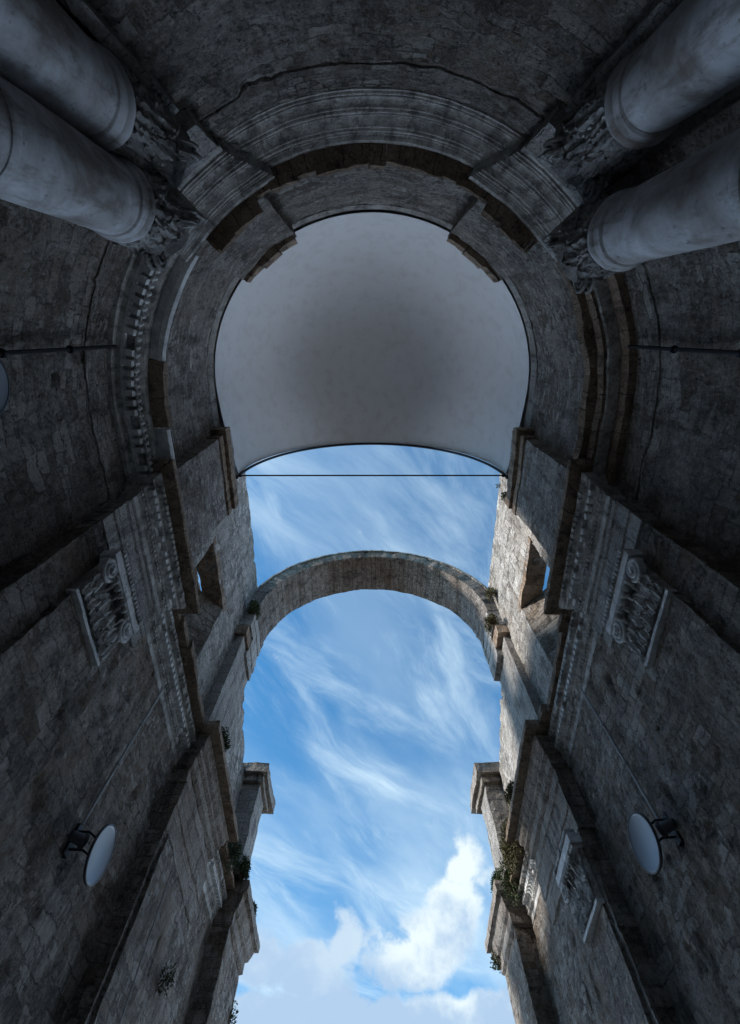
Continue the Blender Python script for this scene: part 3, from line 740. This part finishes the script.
    w = MB(); w.box(X(3.85), X(XW + .4), YP - .10, 4.66, 11.34, 11.62, .14); w.box(X(3.76), X(XW + .4), YP - .22, 4.60, 11.64, 12.02, .14); w.rough(rough_fn(.035, 1.7, .02, 6)); w.build('impost', 'brown', p1)
    w = MB(); w.box(X(3.86), X(XW + .35), YP - .05, 4.2, 12.04, 12.40, .14); w.rough(R_EDGE); w.build('springer', 'plain_block', p1)

    # ---- pier 2, carrying the transverse arch
    p2 = empty('pier', (X(4.05), 10.4, GZ), 'second %s pier under the free-standing arch%s' % (sd, ', with a carved capital' if s_ > 0 else ', pilaster worn plain'), 'pier', 'nave piers')
    w = MB(); w.box(X(3.95), X(XW + .25), 8.87, 12.0, GZ, 5.78, .15, None, FS); w.rough(R_WALL); w.stones(Vector((s_ * .7, .7, 0)), .8, (2.0, 2.0, 3.2), s_ * 6.); w.build('masonry', 'rubble_nave', p2, smooth=50)
    w = MB(); w.box(X(3.89), X(4.03), 9.02, 10.2, GZ, 4.63 if s_ > 0 else 5.75, .15, None, FS); w.rough(R_WALL); w.build('pilaster', 'rubble_nave', p2)
    if s_ > 0: pil_capital(p2, s_, 3.84, 9.02, 10.2, 4.70, 1.05, 'carved', False)
    w = MB(); w.sweep(nave_path(s_, [(XW + .05, 8.9), (3.97, 8.9), (3.97, 12.0), (XW + .05, 12.0)]), [(0, 5.80), (.03, 5.82), (.03, 6.25), (.06, 6.27), (.06, 6.7), (.09, 6.74), (.02, 6.8), (.0, 7.08), (-.28, 7.08), (-.28, 5.80)], .15, 1, R_EDGE); w.build('architrave', 'block', p2)
    w = MB(); w.sweep(nave_path(s_, [(XW + .05, 8.9), (3.97, 8.9), (3.97, 12.0), (XW + .05, 12.0)]), [(0, 7.1), (.07, 7.15), (.07, 7.35), (.14, 7.4), (.14, 7.5), (.2, 7.55), (.22, 7.68), (.26, 7.72), (.26, 7.76), (-.25, 7.76), (-.25, 7.1)], .13, 1, rough_fn(.012, 1.5, .014, 7)); w.build('cornice', 'block', p2); corona_run(p2, nave_path(s_, [(XW + .05, 8.9), (3.97, 8.9), (3.97, 12.0), (XW + .05, 12.0)]), .47)
    w = MB(); w.box(X(4.10 if s_ > 0 else 4.0), X(XW + .2), 8.92, 10.5, 8.06, 11.75, .15); w.rough(R_FINE); w.build('attic_masonry', 'pale_block', p2)
    w = MB(); w.box(X(3.93), X(XW + .2), 8.80, 9.6, 11.76, 12.12, .13); w.rough(R_EDGE); w.build('impost', 'brown', p2)

    # ---- pier 3, at the ruined end
    p3 = empty('pier', (X(4.0), 16.5, GZ), 'last %s pier at the ruined nave end, topped by a jutting cornice block' % sd, 'pier', 'nave piers')
    w = MB(); w.box(X(3.80), X(XW + .25), 14.8, 17.2, GZ, 7.08, .16, None, FS); w.rough(R_WALL); w.stones(Vector((s_ * .7, .7, 0)), .7, (2.0, 2.0, 3.2), s_ * 6.); w.build('masonry', 'rubble_nave', p3)
    w = MB(); w.sweep(nave_path(s_, [(XW + .05, 14.8), (3.80, 14.8), (3.80, 17.2), (XW + .05, 17.2)]), [(0, 7.1), (.07, 7.15), (.07, 7.4), (.14, 7.45), (.2, 7.6), (.24, 7.74), (.34, 7.76), (.36, 7.92), (.33, 8.04), (-.25, 8.04), (-.25, 7.1)], .15, 1, rough_fn(.025, 1.3, .02, 6)); w.build('cornice', 'block', p3)
    w = MB(); w.box(X(3.72), X(XW + .1), 14.05, 15.15, 8.06, 10.62, .14); w.rough(R_EDGE); w.build('attic_masonry', 'pale_block', p3)
    w = MB(); w.box(X(3.62), X(XW + .1), 13.9, 15.5, 10.64, 10.85, .14); w.box(X(3.50), X(XW + .15), 13.75, 15.85, 10.86, 11.2, .14); w.rough(rough_fn(.05, 1.6, .02, 6)); w.build('cornice_block', 'block', p3)
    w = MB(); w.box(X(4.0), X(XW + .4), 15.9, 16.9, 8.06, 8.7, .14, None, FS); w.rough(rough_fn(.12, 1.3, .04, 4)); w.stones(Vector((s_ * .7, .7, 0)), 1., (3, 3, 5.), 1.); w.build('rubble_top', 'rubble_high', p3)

# ================================================================== TRANSVERSE ARCH
ar = empty('stone_arch', (0, 9.7, 11.55), 'free-standing round stone arch spanning the roofless nave against the sky', 'arch')
RI, ZA, Y0, Y1 = 3.92, 13.08, 8.9, 10.5
w = MB(); N = 120
def ap(r, a, y): return Vector((r * math.cos(a), y, ZA + r * math.sin(a)))
prof = []
for k in range(11): prof.append((RI, Y0 + (Y1 - Y0) * k / 10))
for k in range(5): prof.append((RI + .46 * (k + 1) / 5, Y1))
for k in range(10): prof.append((RI + .46, Y1 - (Y1 - Y0) * (k + 1) / 10))
for k in range(4): prof.append((RI + .46 * (1 - (k + 1) / 5), Y0))
n = len(prof)
pl = [0]
for i in range(n): a_, b_ = prof[i], prof[(i + 1) % n]; pl.append(pl[-1] + math.hypot(a_[0] - b_[0], a_[1] - b_[1]))
vous = [random.uniform(-.035, .03) for _ in range(61)]
for i in range(N + 1):
    a = math.pi * i / N; st = vous[i // 2]
    for (r, y) in prof: w.v.append(rough_fn(.03, 1.5, .02, 6)(ap(r + st, a, y + st * .8)))
for i in range(N):
    for k in range(n):
        w.f.append((i * n + k, i * n + (k + 1) % n, (i + 1) * n + (k + 1) % n, (i + 1) * n + k))
        u0, u1 = math.pi * RI * i / N, math.pi * RI * (i + 1) / N
        w.uv.append([(pl[k], u0), (pl[k + 1], u0), (pl[k + 1], u1), (pl[k], u1)])
for i in (0, N): w.f.append(tuple(i * n + k for k in range(n))); w.uv.append([(0, 0)] * n)
w.build('arch_ring', 'arch', ar, smooth=40)
# thin pale extrados course
w = MB(); prof2_ = [(RI + .465, Y0 - .04), (RI + .465, Y1 + .04), (RI + .54, Y1 + .04), (RI + .54, Y0 - .04)]
NE = 96
for i in range(NE + 1):
    a = math.pi * i / NE; st = vous[(i * 7 // 12) % 61] * .5
    for (r, y) in prof2_: w.v.append(rough_fn(.02, 1.5, .018, 5)(ap(r + st, a, y)))
for i in range(NE):
    for k in range(4):
        w.f.append((i * 4 + k, i * 4 + (k + 1) % 4, i * 4 + 4 + (k + 1) % 4, i * 4 + 4 + k)); u0, u1 = 4.4 * math.pi * i / NE, 4.4 * math.pi * (i + 1) / NE
        w.uv.append([(u0, k * .4), (u0, k * .4 + .4), (u1, k * .4 + .4), (u1, k * .4)])
for i in (0, NE): w.f.append(tuple(i * 4 + k for k in range(4))); w.uv.append([(0, 0)] * 4)
w.build('extrados_course', 'pale_block', ar)
for s_ in (-1, 1):
    for k in range(4):
        z0 = 11.50 + k * .395; w = MB(); w.box(s_ * (RI + random.uniform(-.02, .02)), s_ * (XW + .05), Y0 + (.55 if k < 2 else .02), Y1 + random.uniform(-.03, .03), z0, z0 + .385, .13); w.rough(R_EDGE)
        w.build('springer_block', 'plain_block', ar)

# ================================================================== REFLECTOR LAMPS, CABLES
def disc_lamp(s_, xw, y, z, label, ny=.15, nz=0.):
    e = empty('reflector_lamp', (s_ * xw, y, z), label, 'wall lamp', 'round reflector lamps on the walls')
    tilt = -Vector((s_ * -1.0, ny, nz)).normalized() * -1; c = Vector((s_ * (xw - .36), y + .22, z - .02))
    w = MB(); w.lathe(c, [(.001, -.012), (.33, -.012), (.35, -.006), (.35, .012), (.335, .018), (.31, .008), (.001, .004)], 56, tilt); dd_ = w.build('reflector_disc', 'reflector_paint', e, smooth=40)
    w = MB(); w.lathe(c, [(.345, -.018), (.362, -.016), (.366, .0), (.362, .02), (.345, .022), (.340, .0), (.345, -.018)], 56, tilt); w.build('rim', 'lamp_housing_paint', dd_, smooth=40)
    w = MB(); w.tube([(s_ * (xw + .05), y - .06, z + .12), (s_ * (xw - .18), y - .04, z + .12), c - tilt * .02 + Vector((0, -.1, .1))], .016, 8)
    w.tube([(s_ * (xw + .05), y - .02, z - .1), (s_ * (xw - .2), y, z - .1), c - tilt * .02 + Vector((0, -.1, -.12))], .016, 8); w.hexa((s_ * xw, y - .04, z), (.03, 0, 0), (0, .07, 0), (0, 0, .2)); w.build('bracket', 'dark_iron', e, smooth=40)
    w = MB(); hc = Vector((s_ * (xw - .12), y - .12, z - .02)); ax = Vector((-s_ * .55, .75, .1)).normalized()
    w.lathe(hc, [(.001, -.13), (.05, -.125), (.07, -.08), (.075, .06), (.10, .08), (.10, .11), (.001, .105)], 24, ax); h = w.build('lamp_housing', 'lamp_housing_paint', e, smooth=40)
    w = MB(); w.lathe(hc + ax * .112, [(.001, 0), (.08, 0), (.07, .015), (.001, .02)], 24, ax); w.build('lamp_glass', 'pale_lamp_glass', h, smooth=40)
    return e
disc_lamp(-1, XW - .03, 6.80, 4.25, 'round blue-grey reflector lamp on the left nave wall between the first two piers', .06, -.04)
disc_lamp(1, XW - .03, 6.62, 4.30, 'round blue-grey reflector lamp on the right nave wall between the first two piers', -.05, -.03)
disc_lamp(-1, 4.2, .30, 4.62, 'round reflector lamp on the left wall of the apse, cut by the picture edge')
def cable(pts, label, r=.014, mat='grey_cable'):
    w = MB(); w.tube(pts, r, 6)
    for p in pts[1:-1]: w.lathe(p, [(.001, -.02), (r * 2, -.02), (r * 2, .02), (.001, .02)], 8)
    return tag(w.build('cable', mat, None, pts[-1], smooth=40), label, 'cable')
for s_, sd in ((-1, 'left'), (1, 'right')):
    xx = XW - .12
    cable([(s_ * (xx - .02), 6.66, 7.1), (s_ * xx, 6.66, 6.2), (s_ * (xx + .005), 6.65, 5.4), (s_ * xx, 6.64, 4.4)], 'thin cable running up the %s nave wall from the reflector lamp to the cornice' % sd, .021)
    xx = 4.00
    cable([(s_ * (xx - .02), .26, 7.5), (s_ * xx, .26, 6.4), (s_ * (xx + .0), .25, 5.2), (s_ * xx, .25, 3.9), (s_ * xx, .25, GZ)], 'dark cable running down the curved apse wall on the %s' % sd, .026, 'dark_iron')
cable([(-3.78, 9.5, 5.5), (-3.80, 9.62, 4.6), (-3.80, 9.7, 3.6), (-3.79, 9.8, 2.2)], 'thin cable down the face of the second left pier', .012)

# ================================================================== PLANTS
def plant(c, r, h, n, label, mat='foliage', spread=(1, 1, 1), hang=False, lw=.035, cat='plant'):
    c = Vector(c); e = empty('plant', c, label, cat, 'plants rooted in the masonry')
    w = MB(); st = MB()
    for k in range(n):
        d = Vector((random.gauss(0, 1), random.gauss(0, 1), abs(random.gauss(0, 1)) if not hang else random.gauss(0, .8))).normalized()
        rr = random.random() ** .5
        p = c + Vector((d.x * r * spread[0] * rr, d.y * r * spread[1] * rr, d.z * h * rr * spread[2]))
        p += noise.noise_vector(p * 5) * r * .25
        a = Vector((random.gauss(0, 1), random.gauss(0, 1), random.gauss(0, 1))).normalized(); b_ = a.cross(d).normalized() if a.cross(d).length > .01 else Vector((1, 0, 0))
        L = lw * random.uniform(.8, 2.0); q = (a * .4 + d).normalized()
        w.quad([p, p + q * L * .5 + b_ * L * .3, p + q * L, p + q * L * .5 - b_ * L * .3], [(0, 0), (1, 0), (1, 1), (0, 1)])
        if k % 14 == 0: st.tube([c, c.lerp(p, .5) + Vector((0, 0, .02)), p], [.008, .006, .003], 5)
    w.build('leaves', mat, e, recalc=False); st.build('stems', 'stem_bark', e)
plant((-3.72, 14.3, 8.0), .34, .5, 2600, 'dark bush on the cornice of the last left pier, against the sky', spread=(.75, 1.1, 1))
plant((-3.78, 13.2, 8.0), .30, .4, 1200, 'ragged dark greenery in the corner beside the last left pier', hang=True, spread=(.6, 1.6, 1))
plant((-3.80, 9.5, 8.2), .28, .45, 1500, 'small dark shrub above the cornice of the second left pier')
plant((-3.62, 16.2, 8.05), .25, .35, 900, 'small green bush at the ruined end of the left wall', spread=(.6, 1.4, 1))
plant((-3.80, 17.1, 6.2), .18, .4, 400, 'dark plant hanging low on the last left pier', hang=True)
plant((-3.82, 11.2, 4.6), .12, .22, 200, 'tiny dark tuft in a joint of the second left pier', hang=True)
plant((3.90, 8.95, 12.35), .30, .34, 1500, 'mossy green tuft at the right foot of the arch', 'dry_foliage', spread=(.7, 1.3, 1))
plant((4.12, 8.5, 13.4), .20, .4, 700, 'small tuft on the right wall just above the arch foot', 'dry_foliage')
plant((-3.98, 8.85, 12.9), .30, .5, 1800, 'dark growth in the angle at the left foot of the arch', 'foliage', spread=(.6, 1.2, 1))
plant((3.85, 4.45, 12.2), .14, .2, 300, 'green tuft on the right impost at the corner of the half dome', 'foliage')
plant((3.72, 12.9, 8.0), .30, .5, 3600, 'overgrown green weeds along the broken cornice after the second right pier', 'dry_foliage', spread=(.6, 2.8, 1), hang=True)
plant((3.62, 11.2, 8.05), .22, .35, 1200, 'low green weeds on the cornice of the second right pier', 'dry_foliage', spread=(.6, 2.2, 1))
plant((3.68, 14.9, 8.0), .28, .5, 2200, 'green shrub on the cornice of the last right pier', 'foliage', spread=(.8, 1.5, 1))
plant((3.85, 14.2, 7.9), .28, .6, 1600, 'hanging weeds in the recess before the last right pier', 'foliage', hang=True)
plant((3.85, 17.2, 7.3), .34, .7, 2400, 'dark bush at the far ruined end of the right wall', 'foliage')
plant((4.22, 4.9, 14.45), .07, .1, 60, 'tiny tuft on top edge of the right wall', 'foliage')

# ================================================================== LIGHT AND SKY
SUN_EL, SUN_AZ = 28.0, -96.0      # azimuth from +Y, negative to the left
sd_ = Vector((math.sin(math.radians(SUN_AZ)) * math.cos(math.radians(SUN_EL)), math.cos(math.radians(SUN_AZ)) * math.cos(math.radians(SUN_EL)), math.sin(math.radians(SUN_EL))))
L = bpy.data.lights.new('sun', 'SUN'); L.energy = 3.2; L.angle = math.radians(5.0); L.color = (1, .95, .88)
lo = bpy.data.objects.new('sun', L); lo.rotation_euler = sd_.to_track_quat('Z', 'Y').to_euler(); lo.location = sd_ * 60; col.objects.link(lo)

wd = bpy.data.worlds.new('World'); C.world = wd; wd.use_nodes = True; nt = wd.node_tree; nt.nodes.clear(); b = NB(nt)
sky = b.n('ShaderNodeTexSky', sky_type='NISHITA', sun_disc=False); sky.sun_elevation = math.radians(SUN_EL); sky.sun_rotation = math.radians(SUN_AZ)
sky.ozone_density = 3.0; sky.dust_density = .5; sky.air_density = 1.0
tc = b.n('ShaderNodeTexCoord').outputs['Generated']
sx = b.n('ShaderNodeSeparateXYZ', Vector=tc); zc = b.math('MAXIMUM', sx.outputs[2], .05)
px = b.math('DIVIDE', sx.outputs[0], zc); py = b.math('DIVIDE', sx.outputs[1], zc)
P = b.comb(px, py, 0)
# cirrus: streaks
def rot_map(vec, ang, sxx, syy, off=(0, 0, 0)):
    r = b.n('ShaderNodeMapping', Vector=vec); r.inputs['Rotation'].default_value = (0, 0, math.radians(ang))
    nd = b.n('ShaderNodeMapping', Vector=r.outputs[0]); nd.inputs['Scale'].default_value = (sxx, syy, 1); nd.inputs['Location'].default_value = off
    return nd.outputs[0]
wv = b.vmath('SCALE', b.vmath('SUBTRACT', b.noise(P, 1.6, 4, .6, 'Color'), (.5, .5, .5)), sc=.14)
Pw = b.vmath('ADD', P, wv)
# image left is -x and image down is +y here: streaks run from the upper left to the lower right, fanning out
c1 = b.noise(rot_map(Pw, 24, 5.2, 1.15, (3.1, .4, 0)), 1.0, 10, .64, dist=.2)
c2 = b.noise(rot_map(Pw, 52, 4.4, 1.1, (8.1, 2.4, 0)), 1.0, 10, .62, dist=.2)
soft = b.noise(rot_map(Pw, 35, 2.4, .9, (1.7, 5.2, 0)), 1.0, 5, .5)
big = b.noise(P, 1.5, 3, .5)
cir = b.math('MULTIPLY', b.smooth(b.math('MAXIMUM', c1, c2), .46, .74), b.smooth(big, .25, .60))
cir = b.math('ADD', b.math('MULTIPLY', cir, .70), b.math('MULTIPLY', b.smooth(soft, .38, .68), b.math('ADD', .24, b.math('MULTIPLY', b.smooth(py, .5, 2.0), .30))))
cir = b.math('MINIMUM', b.math('ADD', cir, b.math('MULTIPLY', b.smooth(py, .8, 2.4), .12)), .90)
# cumulus: rising towers low in the sky
dn = b.noise(tc, 9.0, 9, .6); dn2 = b.noise(tc, 2.6, 3, .5)
def blob(cx, cy, rx, ry):
    a = b.math('DIVIDE', b.math('SUBTRACT', px, cx), rx); c_ = b.math('DIVIDE', b.math('SUBTRACT', py, cy), ry)
    return b.math('SUBTRACT', 1, b.math('SQRT', b.math('ADD', b.math('MULTIPLY', a, a), b.math('MULTIPLY', c_, c_))))
f = b.math('MAXIMUM', blob(.30, 1.74, .08, .18), blob(.28, 1.92, .13, .24))
f = b.math('MAXIMUM', f, blob(.23, 2.10, .17, .26))
f = b.math('MAXIMUM', f, blob(.14, 2.34, .26, .30))
f = b.math('MAXIMUM', f, blob(-.11, 2.22, .09, .26))
f = b.math('MAXIMUM', f, blob(-.22, 2.42, .20, .32))
f = b.math('MAXIMUM', f, blob(-.44, 2.32, .15, .26))
f = b.math('MAXIMUM', f, b.math('SUBTRACT', b.math('MULTIPLY', b.smooth(py, 2.25, 2.9), 1.7), .5))
cum = b.smooth(b.math('ADD', f, b.math('MULTIPLY', b.math('SUBTRACT', dn, .5), 3.0)), .0, .42)
# tone inside the cumulus: lit heads, blue-grey bellies
tone = b.smooth(b.math('ADD', b.math('MULTIPLY', b.math('SUBTRACT', b.noise(b.vmath('ADD', tc, (.03, .0, -.04)), 7.0, 6, .55), dn), 4.2), b.math('SUBTRACT', 1.0, b.math('MULTIPLY', b.math('SUBTRACT', py, 1.7), 1.15))), -.2, 1.0)
skyc = b.vmath('MULTIPLY', sky.outputs[0], (.42, .90, 1.04))
tone = b.math('MULTIPLY', tone, b.math('ADD', .35, b.math('MULTIPLY', b.smooth(px, -.10, .16), .65)))
ccol = b.mix(tone, (1.9, 2.65, 3.6), (3.7, 4.2, 4.35))
sc_ = b.mix(cir, skyc, (2.8, 3.7, 4.4))
sc_ = b.mix(cum, sc_, ccol)
# unseen bright band added low in the sky to light walls, dome and columns
low_fill = b.math('MULTIPLY', b.smooth(b.math('MULTIPLY', sx.outputs[2], -1), -.31, -.15), b.smooth(sx.outputs[1], -.2, .6))
sc_ = b.mix(low_fill, sc_, (12.0, 15.0, 19.5))
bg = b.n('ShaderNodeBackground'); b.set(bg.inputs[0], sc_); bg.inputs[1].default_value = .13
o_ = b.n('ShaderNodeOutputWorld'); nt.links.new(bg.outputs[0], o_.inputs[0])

# ================================================================== CAMERA
cam = bpy.data.cameras.new('camera'); co = bpy.data.objects.new('camera', cam); col.objects.link(co)
t = math.radians(22.0); s, c = math.sin(t), math.cos(t)
mat = Matrix(((1, 0, 0), (0, -c, -s), (0, s, -c))).to_4x4()    # columns: right, up, back
co.matrix_world = mat
cam.sensor_fit = 'VERTICAL'; cam.sensor_height = 36; cam.lens = 455 / 1024 * 36; cam.shift_x = -2 / 1024
cam.clip_start = .05; cam.clip_end = 2000
C.camera = co
for o in bpy.data.objects:
    if '_w' in o.keys(): del o['_w']
vs = C.view_settings; vs.view_transform = 'Standard'; vs.look = 'None'; vs.gamma = 1; vs.use_curve_mapping = False; vs.exposure = 0.9
C.render.resolution_x = 740; C.render.resolution_y = 1024
C.cycles.denoising_prefilter = 'NONE'
C.cycles.max_bounces = 8; C.cycles.diffuse_bounces = 6
